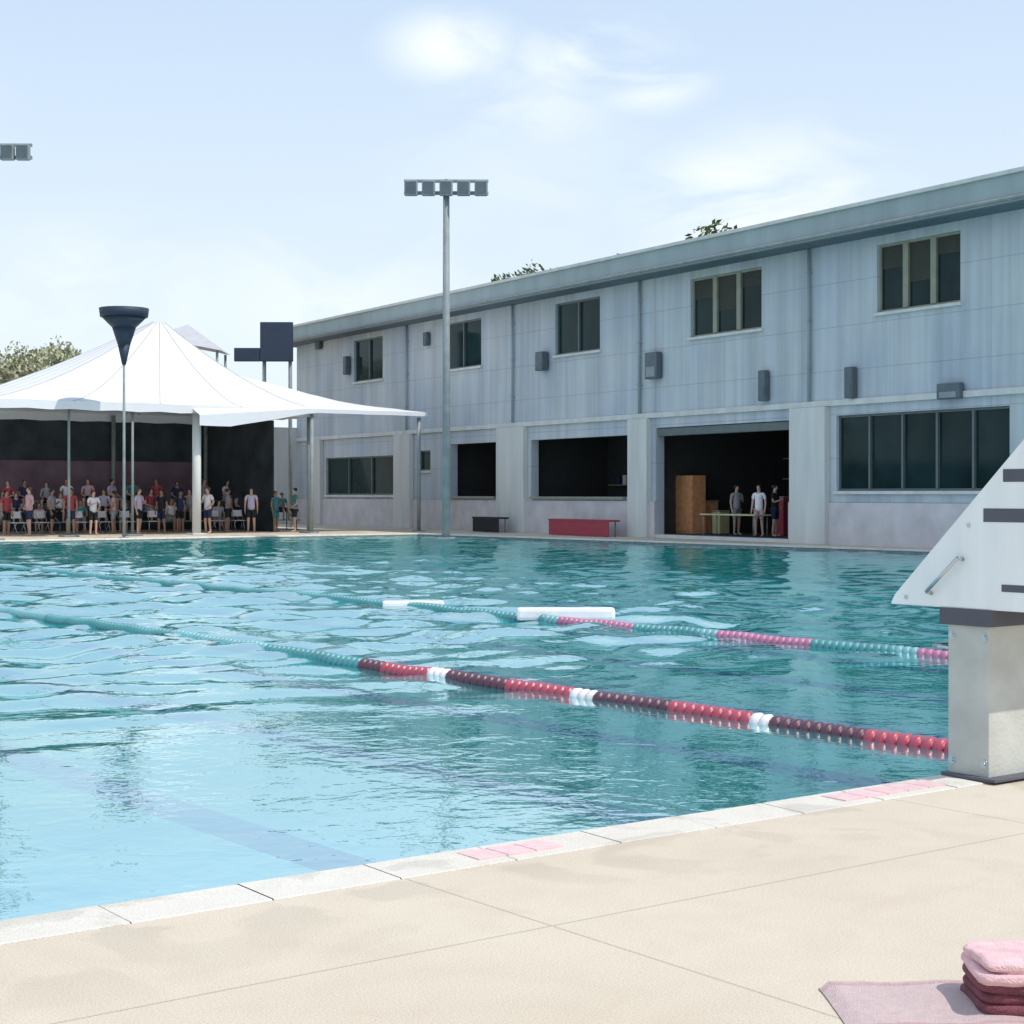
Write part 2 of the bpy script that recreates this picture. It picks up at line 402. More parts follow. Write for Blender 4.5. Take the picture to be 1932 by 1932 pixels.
def patB(y):
    p = (y-1) % 3.
    if y > 12: return 3
    return 0 if p < 1.5 else (1 if p < 1.8 else 3)
lane_rope(1.3, 'red, white and maroon lane rope nearest the camera', patA, [M['red'], M['white'], M['maroon'], M['f_teal'], M['f_pale']])
lane_rope(6.5, 'mauve and teal lane rope, the one beyond the red and maroon rope', patB, [M['mauve'], M['f_pale'], M['blue'], M['f_teal']])
# bevelled white bar lying on the water
x, y = at(975, 23.3); x2, y2 = at(1160, 23.3)
bm = bmesh.new(); L_ = math.hypot(x2-x, y2-y); bm_box(bm, 0, -.14, -.02, L_, .16, .15, bev=.045)
o = obj('white_bar', bm, M['white'], None, (x, y, WZ)); o.rotation_euler = (0, 0, math.atan2(y2-y, x2-x))
tag(o, 'long white bar lying on the water mid pool behind the red lane rope', 'pool float')

x, y = at(722, 25.8); x2, y2 = at(838, 25.8)  # second, shorter white bar on the water
bm = bmesh.new(); L_ = math.hypot(x2-x, y2-y); bm_box(bm, 0, -.14, -.02, L_, .14, .085, bev=.035)
o = obj('white_bar', bm, M['white'], None, (x, y, WZ)); o.rotation_euler = (0, 0, math.atan2(y2-y, x2-x)+.05)
tag(o, 'shorter white bar lying on the water left of the long one', 'pool float')

# ------------------------------------------------------------------ starting block
sb = thing('starting_block', 'white sloping starting block on a grey concrete pedestal at the pool edge', 'starting block', (0, 0, 0))
X0, X1 = -.10, .50
bm = bmesh.new(); bm_box(bm, X0+.02, -.32, .0, X1-.02, -.04, .90, bev=.012)
obj('pedestal', bm, M['conc'], sb)
bm = bmesh.new(); bm_box(bm, X0-.005, -.35, .86, X1+.005, .0, .955, bev=.006); obj('cap_plate', bm, M['slot'], sb)
def side_panel(x):
    prof = [(.36, .955), (-.66, .955), (-.66, 1.91), (-.60, 1.93), (.33, 1.01)]
    bm = bmesh.new()
    A = [bm.verts.new((x, p, z)) for p, z in prof]; B = [bm.verts.new((x+.03, p, z)) for p, z in prof]
    bm.faces.new(A); bm.faces.new(B[::-1]); n = len(prof)
    for i in range(n): bm.faces.new((A[i], A[(i+1) % n], B[(i+1) % n], B[i]))
    bmesh.ops.bevel(bm, geom=list(bm.edges), offset=.006, segments=2, affect='EDGES')
    o = obj('side_panel', bm, M['fibre'], sb)
    for (y0, y1, z0, z1) in ((-.60, -.30, 1.44, 1.515), (-.60, -.43, 1.66, 1.73), (-.60, -.42, 1.06, 1.10)):
        bm = bmesh.new(); xx = x-.004 if x < .2 else x+.004
        bm_box(bm, xx, y0, z0, xx+.03, y1, z1, bev=.0035); obj('slot_dark_bar', bm, M['slot'], o)  # dark boxes proud of the panel imitate shaded slot openings
side_panel(X0); side_panel(X1-.03)
bm = bmesh.new()
n = 1; xs0, xs1 = X0+.033, X1-.033
P = [(.31, 1.00), (-.60, 1.90)]; d = Vector((0, P[1][0]-P[0][0], P[1][1]-P[0][1])).normalized(); nn = Vector((0, d.z, -d.y)); nn = nn if nn.z > 0 else -nn
v = []
for off in (-.02, .008):
    for (p, z) in P:
        for x in (xs0, xs1): v.append(bm.verts.new(Vector((x, p, z))+nn*off))
for q in ((0, 1, 3, 2), (4, 6, 7, 5), (0, 4, 5, 1), (2, 3, 7, 6), (0, 2, 6, 4), (1, 5, 7, 3)): bm.faces.new([v[i] for i in q])
obj('top_deck', bm, M['grip'], sb)
box('front_lip', (xs0, .30, .96, xs1, .345, 1.0), M['fibre'], sb, .005)
box('rear_panel', (xs0, -.655, .96, xs1, -.635, 1.88), M['fibre'], sb, .003)
bm = bmesh.new()
for (p, q) in (((.0, .12, .72), (.5-.1, .12, .72)), ((.0, .0, .72), (.0, .12, .72)), ((.4, .0, .72), (.4, .12, .72))): bm_tube(bm, p, q, .014)
obj('backstroke_grip', bm, M['steel'], sb)
for y in (-.29, -.07):
    for z in (.10, .80):
        bm = bmesh.new(); bm_tube(bm, (X0+.022, y, z), (X0+.008, y, z), .014, n=6); bm_tube(bm, (X0+.0215, y, z), (X0+.016, y, z), .024, n=12); obj('bolt', bm, M['steel'], sb)
for (y, z) in ((-.62, 1.00), (-.62, 1.84), (.24, 1.0), (-.2, 1.42)):
    bm = bmesh.new(); bm_tube(bm, (X0+.004, y, z), (X0-.006, y, z), .012, n=12); obj('bolt', bm, M['steel'], sb)
bm = bmesh.new()
pts = [(X0-.03, .10, .99), (X0-.05, .10, 1.02), (X0-.05, -.18, 1.29), (X0-.03, -.18, 1.27)]
pts = [(X0+.0, .06, 1.03), (X0-.045, .06, 1.04), (X0-.045, -.16, 1.24), (X0+.0, -.16, 1.23)]
for p, q in zip(pts, pts[1:]): bm_tube(bm, p, q, .011, n=10)
obj('side_grip', bm, M['steel'], sb)
box('base_pad', (X0-.03, -.40, .013, X1+.03, -.03, .03), M['slot'], sb, .004)

# ------------------------------------------------------------------ towel and bag, bottom right
def cloth(name, cx, cy, w, l, rz, m, th=.022, amp=.016, seed=0):
    bm = bmesh.new(); nx, ny = 26, 34; g = []
    for j in range(ny+1):
        row = []
        for i in range(nx+1):
            x = (i/nx-.5)*w; y = (j/ny-.5)*l
            x += .03*noise.noise(Vector((y*3, seed, 0))); y += .03*noise.noise(Vector((x*3, seed+5, 0)))
            z = th+amp*max(-.4, noise.noise(Vector((x*4, y*4, seed)))+.6*noise.noise(Vector((x*9, y*5, seed+2))))
            if i in (0, nx) or j in (0, ny): z = .002
            row.append(bm.verts.new((x, y, z)))
        g.append(row)
    for j in range(ny):
        for i in range(nx):
            f = bm.faces.new((g[j][i], g[j][i+1], g[j+1][i+1], g[j+1][i])); f.smooth = True
            f.material_index = 1 if (j in (2, 3, 30, 31)) else 0
    o = obj(name, bm, m); o.location = (cx, cy, .002); o.rotation_euler = (0, 0, rz); return o
tx, ty = at(1800, 5.30)
o = cloth('towel', tx, ty, .74, .50, R(-34), [M['towel2'], M['towel']], seed=3); tag(o, 'pale pink towel spread on the beige deck in the corner', 'towel')
gx, gy = at(1950, 5.30)
bag = thing('folded_towel_stack', 'stack of folded towels, maroon below and pink on top, in the corner of the deck', 'towel stack', (gx, gy, .022), R(-37))
def fold(w, l, z0, z1, seed, name, m):
    bm = bmesh.new(); nu = 44; ns = 12; h = z1-z0; rows = []
    for j in range(ns+1):
        a = -PI/2+PI*j/ns; row = []
        for i in range(nu):
            th = 2*PI*i/nu; c, s_ = math.cos(th), math.sin(th)
            px = math.copysign(abs(c)**.28, c)*w/2; py = math.copysign(abs(s_)**.28, s_)*l/2
            ins = (1-math.cos(a))*h*.5; px -= math.copysign(min(ins, abs(px)), px); py -= math.copysign(min(ins, abs(py)), py)
            nz_ = noise.noise(Vector((px*7, py*7, seed)))*.012+noise.noise(Vector((px*22, py*22, z0*60+j*.6)))*.004
            row.append(bm.verts.new((px+nz_, py+nz_*1.2, (z0+z1)/2+math.sin(a)*h/2+nz_*.6)))
        rows.append(row)
    for j in range(ns):
        for i in range(nu):
            f = bm.faces.new((rows[j][i], rows[j][(i+1) % nu], rows[j+1][(i+1) % nu], rows[j+1][i])); f.smooth = True
    for r_, sg in ((rows[0], -1), (rows[-1], 1)):
        ce = bm.verts.new((0, 0, sum(v.co.z for v in r_)/nu+.004*sg))
        for i in range(nu):
            f = bm.faces.new((r_[i], r_[(i+1) % nu], ce)); f.smooth = True
    obj(name, bm, m, bag)
zz = 0
for k, (w, l, th, m) in enumerate(((.40, .30, .034, 'bag'), (.385, .29, .034, 'bag'), (.395, .30, .034, 'bag'), (.40, .31, .036, 'bagtop'), (.38, .29, .034, 'bagtop'))):
    fold(w, l, zz, zz+th, k*3.7, 'folded_towel', M[m]); zz += th-.003

# ------------------------------------------------------------------ the long building
WX = 32.3; TH = .35
PH = R(-7.3); PVY = 31.6
def _rot(x, y, a): return x*math.cos(a)-y*math.sin(a), x*math.sin(a)+y*math.cos(a)
def bx_(u, X):            # photo column -> Y on the plane x = X of the building's own frame
    cx, cy = _rot(CX-WX, CY-PVY, -PH); da, db = _rot(*ray(u), -PH)
    t = (X-WX-cx)/da
    return PVY+cy+t*db, t
def bw(x, y):
    a, b = _rot(x-WX, y-PVY, PH); return WX+a, PVY+b
BY0, BY1 = 18., bx_(560, WX)[0]
bld = thing('pool_building', 'long two storey grey blue building with dark windows along the pool', 'building', (*bw(WX, BY0), 0), PH)
def bobj(name, bm, m, par=None):
    o = obj(name, bm, m, bld if par is None else par)
    if par is None: o.location = (-WX, -BY0, 0)
    return o
def bbox(name, b, m, par=None, bev=0):
    bm = bmesh.new(); bm_box(bm, *b, bev=bev); return bobj(name, bm, m, par)
ROOF = 9.27
fy = lambda u: bx_(u, WX)[0]
# holes (y0,y1,z0,z1)
up = []
for ua, ub in ((1655, 1812), (1303, 1437), (1048, 1132), (838, 908), (668, 722)):
    up.append((fy(ub), fy(ua), 6.98, 9.0))
gA = (fy(1490), fy(1238), .12, 3.92); gB = (fy(1185), fy(1002), 1.45, 3.72); gC = (fy(940), fy(850), 1.45, 3.72)
gD = (fy(745), fy(615), 1.5, 3.35); gE = (fy(1905), fy(1578), 1.66, 3.98)
gG = (fy(812), fy(790), 2.6, 3.5)
holes = up+[gA, gB, gC, gD, gE, gG]
ysl = sorted({BY0, BY1}|{h[0] for h in holes}|{h[1] for h in holes}); zsl = sorted({0, ROOF}|{h[2] for h in holes}|{h[3] for h in holes})
bm = bmesh.new()
def inh(y, z): return any(h[0] < y < h[1] and h[2] < z < h[3] for h in holes)
for i in range(len(ysl)-1):
    for j in range(len(zsl)-1):
        if inh((ysl[i]+ysl[i+1])/2, (zsl[j]+zsl[j+1])/2): continue
        q = [(ysl[i], zsl[j]), (ysl[i+1], zsl[j]), (ysl[i+1], zsl[j+1]), (ysl[i], zsl[j+1])]
        bm.faces.new([bm.verts.new((WX, a, b)) for a, b in q])
        bm.faces.new([bm.verts.new((WX+TH, a, b)) for a, b in q[::-1]])
for (a, b, c_, d_) in holes:
    q = [(a, c_), (b, c_), (b, d_), (a, d_)]
    for k in range(4):
        p, r = q[k], q[(k+1) % 4]
        bm.faces.new([bm.verts.new(v) for v in ((WX, *p), (WX, *r), (WX+TH, *r), (WX+TH, *p))])
# end and rear walls
bm_box(bm, WX+TH, BY1-.3, 0, WX+14, BY1, ROOF); bm_box(bm, WX+TH, BY0, 0, WX+14, BY0+.3, ROOF); bm_box(bm, WX+13.7, BY0+.3, 0, WX+14, BY1-.3, ROOF)
me = bmesh.ops.remove_doubles(bm, verts=bm.verts, dist=.0005)
bobj('wall', bm, M['wall'])
# roof: slab with deep fascia
bm = bmesh.new(); bm_box(bm, WX-.95, BY0-1, 9.30, WX+15, BY1+.9, 10.06, bev=.03)
roof = bobj('roof', bm, M['fascia'])
bm = bmesh.new(); bm_box(bm, WX-1.03, BY0-1.08, 10.04, WX+15.1, BY1+.98, 10.16, bev=.02); bobj('roof_coping', bm, M['pillar'], roof)
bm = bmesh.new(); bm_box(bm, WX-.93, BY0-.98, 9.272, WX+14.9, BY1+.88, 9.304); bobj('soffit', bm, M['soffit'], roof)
# gutter pipe bracket line
bm = bmesh.new(); bm_tube(bm, (WX-1.0, BY0, 9.40), (WX-1.0, BY1, 9.40), .06, n=8); bobj('gutter', bm, M['pole'], roof)
# belt course and plinth
bm = bmesh.new(); bm_box(bm, WX-.10, BY0, 4.28, WX-.002, BY1, 4.46, bev=.01); bobj('belt_course', bm, M['pillar'])
segs_ = [(BY0, gA[0]), (gA[1], BY1)]
for s0, s1 in segs_:
    bm = bmesh.new(); bm_box(bm, WX-.08, s0+.01, .0, WX-.003, s1-.01, 1.30, bev=.01); bobj('plinth', bm, M['plinth'])
# pillars between openings
for (u0, u1) in ((1190, 1232), (942, 998), (748, 782), (1495, 1570), (592, 612)):
    y1, y0 = fy(u0), fy(u1)
    bm = bmesh.new(); bm_box(bm, WX-.22, y0+.1, 0, WX-.0035, y1-.1, 4.27, bev=.015); bobj('pillar', bm, M['pillar'])
def window(h, n, pale=False, blinds=False):
    y0, y1, z0, z1 = h
    bm = bmesh.new(); t = .07; xa, xb = WX+.10, WX+.18
    bm_box(bm, xa, y0, z0, xb, y1, z0+t); bm_box(bm, xa, y0, z1-t, xb, y1, z1)
    bm_box(bm, xa, y0, z0+t, xb, y0+t, z1-t); bm_box(bm, xa, y1-t, z0+t, xb, y1, z1-t)
    for k in range(1, n):
        y = y0+(y1-y0)*k/n; w = .11 if pale else .04
        bm_box(bm, xa-.04, y-w, z0+t, xb-.01, y+w, z1-t)
    w = bobj('window', bm, M['mullion_pale' if pale else 'mullion'])
    if pale:
        for k, f_ in ((0, .22), (1, .55), (2, .30)):
            ya = y0+(y1-y0)*k/n+.12; yb_ = y0+(y1-y0)*(k+1)/n-.12; bm = bmesh.new(); zz_ = z1-t
            while zz_ > z1-t-(z1-z0)*f_: bm_box(bm, xb-.045, ya, zz_-.05, xb-.034, yb_, zz_-.004); zz_ -= .055
            bobj('blind', bm, M['blind'], w)
    bm = bmesh.new(); bm_box(bm, xb-.03, y0+t, z0+t, xb-.01, y1-t, z1-t); bobj('pane', bm, M['glass'], w)
    bm = bmesh.new(); bm_box(bm, WX-.09, y0-.08, z0-.10, WX+.098, y1+.08, z0-.004, bev=.01); bobj('sill', bm, M['pillar'], w)
for k, h in enumerate(up): window(h, 3 if k < 2 else 2, k < 2)
window(gE, 5); window(gD, 3); window(gG, 1)
# open bay A : a real room behind
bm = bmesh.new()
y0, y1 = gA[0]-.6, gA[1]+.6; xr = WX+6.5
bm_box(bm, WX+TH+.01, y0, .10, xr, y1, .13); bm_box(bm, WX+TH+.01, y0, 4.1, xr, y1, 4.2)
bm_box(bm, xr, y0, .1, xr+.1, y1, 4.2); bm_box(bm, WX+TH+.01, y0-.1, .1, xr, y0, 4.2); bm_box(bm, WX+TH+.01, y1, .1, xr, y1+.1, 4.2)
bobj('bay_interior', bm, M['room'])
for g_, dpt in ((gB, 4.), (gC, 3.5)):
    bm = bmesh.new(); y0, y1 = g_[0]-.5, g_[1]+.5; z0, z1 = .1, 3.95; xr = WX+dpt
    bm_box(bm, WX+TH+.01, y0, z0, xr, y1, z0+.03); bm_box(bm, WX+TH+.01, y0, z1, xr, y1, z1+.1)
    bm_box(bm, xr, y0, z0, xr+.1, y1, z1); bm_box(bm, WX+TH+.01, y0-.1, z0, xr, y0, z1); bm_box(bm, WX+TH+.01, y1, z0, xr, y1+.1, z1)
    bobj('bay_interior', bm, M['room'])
    bbox('counter', (WX-.16, g_[0]+.12, g_[2]-.085, WX+TH+.25, g_[1]-.12, g_[2]-.012+.02), M['mullion_pale'], None, .01)
    ym = (g_[0]+g_[1])/2
    sh = bbox('shelf', (xr-.5, g_[0]+.3, 1.9, xr-.02, g_[1]-.3, 1.94), M['mullion_pale'])
    rn = random.Random(int(ym*10))
    y = g_[0]+.4
    while y < g_[1]-.6:
        w = rn.uniform(.2, .5); bbox('storage_box', (xr-.45, y, 1.942, xr-.1, y+w, 1.942+rn.uniform(.2, .55)), M[rn.choice(['c_teal', 'c_grey', 'plinth', 'c_navy'])], sh, .01); y += w+rn.uniform(.05, .5)
# rolled shutter box and jamb
bbox('shutter_box', (WX+.05, gA[0]+.02, 3.62, WX+.33, gA[1]-.02, 3.9), M['mullion'], None, .02)
bbox('door_sill', (WX-.06, gA[0], .0, WX+TH, gA[1], .115), M['pillar'], None, .01)
# wall lamps between storeys
for (u, v, w, h, d) in ((1030, 682, .55, .75, .3), (1240, 690, .75, .95, .25), (1448, 728, .35, 1.0, .22), (1612, 722, .35, .95, .22), (1800, 738, .9, .45, .2), (660, 690, .35, .9, .25), (810, 640, .35, .6, .2), (606, 650, .5, .5, .2)):
    y, t = bx_(u, WX); z = zof(v, t)
    bm = bmesh.new(); bm_box(bm, WX-.05, y-.06, z-h*.2, WX-.002, y+.06, z+h*.2); bm_box(bm, WX-.05-d, y-w/2, z-h/2, WX-.052, y+w/2, z+h/2, bev=.04)
    o = bobj('wall_lamp', bm, M['lampbox']); bm = bmesh.new(); bm_box(bm, WX-.05-d-.012, y-w*.36, z-h*.42, WX-.05-d-.002, y+w*.36, z-h*.05); bobj('lens', bm, M['lampbox' if w < .6 else 'pole'], o)
# downpipes
for u in (1530, 1210, 970, 770):
    y = fy(u); bm = bmesh.new(); bm_tube(bm, (WX-.09, y, 4.47), (WX-.09, y, 9.26), .05, n=8)
    for z in (5.5, 7, 8.5): bm_box(bm, WX-.16, y-.07, z, WX-.003, y+.07, z+.05)
    bobj('downpipe', bm, M['fascia'])
# bay contents
for kz in range(4):
    bbox('shelf', (WX+5.4, gA[0]+.3, .6+.75*kz, WX+6.2, gA[1]-.4, .64+.75*kz), M['mullion_pale'])

yb = fy(1292)
yb = bx_(1288, WX+1.6)[0]
for k, (du, col_, w, nm) in enumerate(((1335, 'orange', .55, 'orange'), (1360, 'yellow', .45, 'olive yellow'), (1480, 'c_red', .5, 'dark red'))):
    y_ = bx_(du, WX+2.4)[0]; hh = (1.15, .8, 1.3)[k]
    cr_ = thing('storage_crate', '%s storage crate standing deep in the open bay' % nm, 'crate', (*bw(WX+2.4, y_), .131), PH)
    box('tub', (-w/2, -w/2, 0, w/2, w/2, hh), M[col_], cr_, .02); box('lid', (-w/2-.02, -w/2-.02, hh+.002, w/2+.02, w/2+.02, hh+.05), M['mullion_pale'], cr_, .01)
cab = thing('cabinet', 'orange brown wooden cabinet standing in the open bay', 'cabinet', (*bw(WX+1.6, yb), .131), PH)
box('carcass', (-.3, -1.0, 0, .3, 1.0, 2.1), M['orange'], cab, .015)
for s in (-1, 1):
    d = box('door', (-.325, -.96 if s < 0 else .01, .08, -.302, -.01 if s < 0 else .96, 2.03), M['orange'], cab, .006)
    box('handle', (-.35, s*.06-.012, .9, -.326, s*.06+.012, 1.1), M['steel'], d)
yt = fy(1350)
tb = thing('folding_table', 'long table with pale yellow top in front of the bay', 'table', (*bw(WX+.85, yt), .131), PH)
box('tabletop', (-.35, -1.5, .70, .35, 1.6, .75), M['yellow'], tb, .008)
for sx in (-1, 1):
    for y in (-1.35, 1.45):
        bm = bmesh.new(); bm_tube(bm, (sx*.29, y, 0), (sx*.29, y, .70), .02, n=8); obj('leg', bm, M['post'], tb)

# ------------------------------------------------------------------ low wall and bench by far corner
y0 = on_y(700, 52)[0]
# planter / concession counters in front of facade
def bench(name, u, off, w, m, label, cat, h=.45):
    y, t = bx_(u, WX-off)
    t_ = thing(name, label, cat, (*bw(WX-off, y), 0), PH)
    box('seat', (-.25, -w/2, h-.07, .25, w/2, h), m, t_, .015)
    box('front_panel', (-.235, -w/2+.03, .02, -.20, w/2-.03, h-.072), m, t_, .008)
    for k in range(3):
        for sx in (-.18, .18):
            bm = bmesh.new(); yy = -w/2+.2+(w-.4)*k/2; bm_tube(bm, (sx, yy, 0), (sx, yy, h-.07), .025, n=8); obj('leg', bm, M['post'], t_)
    return t_
bench('bench', 1100, .9, 4.2, M['c_red'], 'dull red bench against the wall under the wide dark window', 'bench', .62)
bench('bench', 925, .9, 2.2, M['c_black'], 'black bench under the narrow green dark window', 'bench', .62)
# ------------------------------------------------------------------ tent
TX0, TX1 = on_y(-30, 53.2)[0], on_y(585, 53.2)[0]
TY0, TY1 = 53.2, 62.0
EZ = 4.95
pk = (TX0+TX1)/2+2.2
tent = thing('marquee', 'large white peaked marquee with dark shade beneath, behind the pool', 'tent', (TX0, TY0, 0))
def tobj(name, bm, m, par):
    o = obj(name, bm, m, par); o.location = (-TX0, -TY0, 0); return o
bm = bmesh.new()
PXc, PYc, PZ = pk, (TY0+TY1)/2, 8.5
ov = .25; N_ = 16
per = []
ex0, ex1, ey0, ey1 = TX0-ov, TX1+ov, TY0-ov, TY1+ov
for i in range(N_): per.append((ex0+(ex1-ex0)*i/N_, ey0))
for i in range(N_): per.append((ex1, ey0+(ey1-ey0)*i/N_))
for i in range(N_): per.append((ex1-(ex1-ex0)*i/N_, ey1))
for i in range(N_): per.append((ex0, ey1-(ey1-ey0)*i/N_))
rows = []
K = 12
for k in range(K+1):
    t = k/K; row = []
    for (x, y) in per:
        # catenary: steep toward the peak
        z = EZ+(PZ-EZ)*(t**1.45)
        xx = x+(PXc-x)*t*.97; yy = y+(PYc-y)*t*.97
        z += .03*noise.noise(Vector((xx*.8, yy*.8, 0)))*(1-t)
        row.append(bm.verts.new((xx, yy, z)))
    rows.append(row)
n = len(per)
for k in range(K):
    for i in range(n):
        f = bm.faces.new((rows[k][i], rows[k][(i+1) % n], rows[k+1][(i+1) % n], rows[k+1][i])); f.smooth = True
bm.faces.new(rows[-1])
val = [bm.verts.new((x, y, EZ-.30-.04*(i % 2))) for i, (x, y) in enumerate(per)]
for i in range(n): bm.faces.new((rows[0][i], val[i], val[(i+1) % n], rows[0][(i+1) % n]))
rows_co = [[v.co.copy() for v in r] for r in rows]
tobj('canopy', bm, M['canvas'], tent)
for i0 in range(0, n, 4):
    bm = bmesh.new()
    for k in range(K): bm_tube(bm, rows_co[k][i0], rows_co[k+1][i0], .022, n=5, cap=False)
    tobj('seam', bm, M['greyc'], tent)
px_ = [TX0+.1, on_y(130, TY0)[0], on_y(250, TY0)[0], on_y(371, TY0)[0], TX1-.05]
for i, x in enumerate(px_):
    bm = bmesh.new(); r_ = .09 if i not in (3,) else .17
    if i in (1, 2): r_ = .05
    bm_tube(bm, (x, TY0, 0), (x, TY0, EZ-.05), r_, n=12); bm_box(bm, x-.3, TY0-.3, 0, x+.3, TY0+.3, .06, bev=.02)
    tobj('post', bm, M['post'] if i != 3 else M['pillar'], tent)
for x in (TX0+.1, PXc, TX1-.1):
    bm = bmesh.new(); bm_tube(bm, (x, TY1, 0), (x, TY1, EZ-.05), .09, n=12); tobj('post', bm, M['post'], tent)
bm = bmesh.new(); bm_tube(bm, (TX0, TY0, EZ-.1), (TX1, TY0, EZ-.1), .05, n=8); tobj('crossbar', bm, M['post'], tent)
bm = bmesh.new(); bm_box(bm, TX0-2, TY1+.3, 0, TX1, TY1+.38, 4.85); tobj('dark_backdrop', bm, M['screen'], tent)  # dark sheet put in so the space under the tent reads as deep shade
bm = bmesh.new(); bm_box(bm, TX0-1, TY1+.24, .9, TX1-.3, TY1+.29, 2.95); tobj('backdrop_banner', bm, M['banner'], tent)
bm = bmesh.new(); bm_box(bm, TX1-.02, TY0+3.0, 0, TX1+.05, TY1+.3, 4.6); tobj('side_curtain', bm, M['screen'], tent)

# lean-to canopy between marquee and building
lx0, lx1 = on_y(372, 52.6)[0], WX+.1
can = thing('lean_to_canopy', 'low white fabric canopy stretched between the marquee and the building', 'canopy', (lx0, 52.6, 0))
bm = bmesh.new(); g = []
for j in range(9):
    row = []
    for i in range(25):
        t = i/24; s = j/8; x = lx0+(lx1-lx0)*t; y = 52.4+6.5*s
        zf = 4.55+.38*min(1, t*2.2); z = zf+(7.6-2.0*t-zf)*s-.25*math.sin(PI*t)*math.sin(PI*s)+.02*noise.noise(Vector((x, y, 0)))
        row.append(bm.verts.new((x, y, z)))
    g.append(row)
for j in range(8):
    for i in range(24):
        f = bm.faces.new((g[j][i], g[j][i+1], g[j+1][i+1], g[j+1][i])); f.smooth = True
lo_ = [bm.verts.new((v.co.x, v.co.y, v.co.z-.16-.35*max(0, 1-abs(i-3)/9))) for i, v in enumerate(g[0])]
for i in range(24): bm.faces.new((g[0][i], g[0][i+1], lo_[i+1], lo_[i]))
o = obj('canopy_sheet', bm, M['canvas'], can); o.location = (-lx0, -52.6, 0)
for x in (on_y(588, 52.6)[0], lx1-.3):
    bm = bmesh.new(); bm_tube(bm, (x, 52.6, 0), (x, 52.6, 4.72), .08, n=12); bm_box(bm, x-.2, 52.4, 0, x+.2, 52.8, .05)
    o = obj('post', bm, M['pole'], can); o.location = (-lx0, -52.6, 0)

# dark fence behind and left of the tent, added to darken its interior
fx0 = TX0-30
fen = thing('backdrop_fence', 'dark fabric fence added as a backdrop behind and left of the marquee', 'fence', (fx0, 63.5, 0))
box('screen_cloth', (0, 0, .05, 30+TX1-TX0, .03, 3.3), M['screen'], fen)
for k in range(15):
    x = 3*k; bm = bmesh.new(); bm_tube(bm, (x, .08, 0), (x, .08, 3.45), .04, n=8); obj('post', bm, M['post'], fen)
wl = box('garden_wall', (TX1+.1, 71.6, 0, 46, 71.9, 5.0), M['pillar'], None, .02)
tag(wl, 'pale grey high wall closing the gap between marquee and building', 'wall')

# ------------------------------------------------------------------ people
def skinmesh(name, V, E, Rr, sub=1, root=0):
    me = bpy.data.meshes.new(name); me.from_pydata(V, E, []); o = bpy.data.objects.new(name, me); C.objects.link(o)
    md = o.modifiers.new('s', 'SKIN'); sv = me.skin_vertices[0].data
    for i, r in enumerate(Rr): sv[i].radius = (r if isinstance(r, tuple) else (r, r)); sv[i].use_root = (i == root)
    md.use_smooth_shade = True; md.branch_smoothing = .3
    if sub: s = o.modifiers.new('b', 'SUBSURF'); s.levels = sub; s.render_levels = sub
    dg = bpy.context.evaluated_depsgraph_get(); m2 = bpy.data.meshes.new_from_object(o.evaluated_get(dg)); m2.name = name
    bpy.data.objects.remove(o); bpy.data.meshes.remove(me); return m2
def arm(side, pose):
    # shoulder, elbow, wrist, palm
    s = side
    if pose == 0: return [(s*.19, 0, 1.42), (s*.235, .02, 1.14), (s*.24, -.06, .89), (s*.24, -.08, .81)]
    if pose == 1: return [(s*.19, 0, 1.42), (s*.30, .03, 1.17), (s*.17, -.10, 1.02), (s*.12, -.14, .98)]
    if pose == 2: return [(s*.19, 0, 1.42), (s*.23, -.05, 1.15), (s*.10, -.24, 1.22), (s*.04, -.26, 1.25)]
    return [(s*.19, 0, 1.42), (s*.33, -.08, 1.30), (s*.30, -.22, 1.48), (s*.28, -.24, 1.55)]
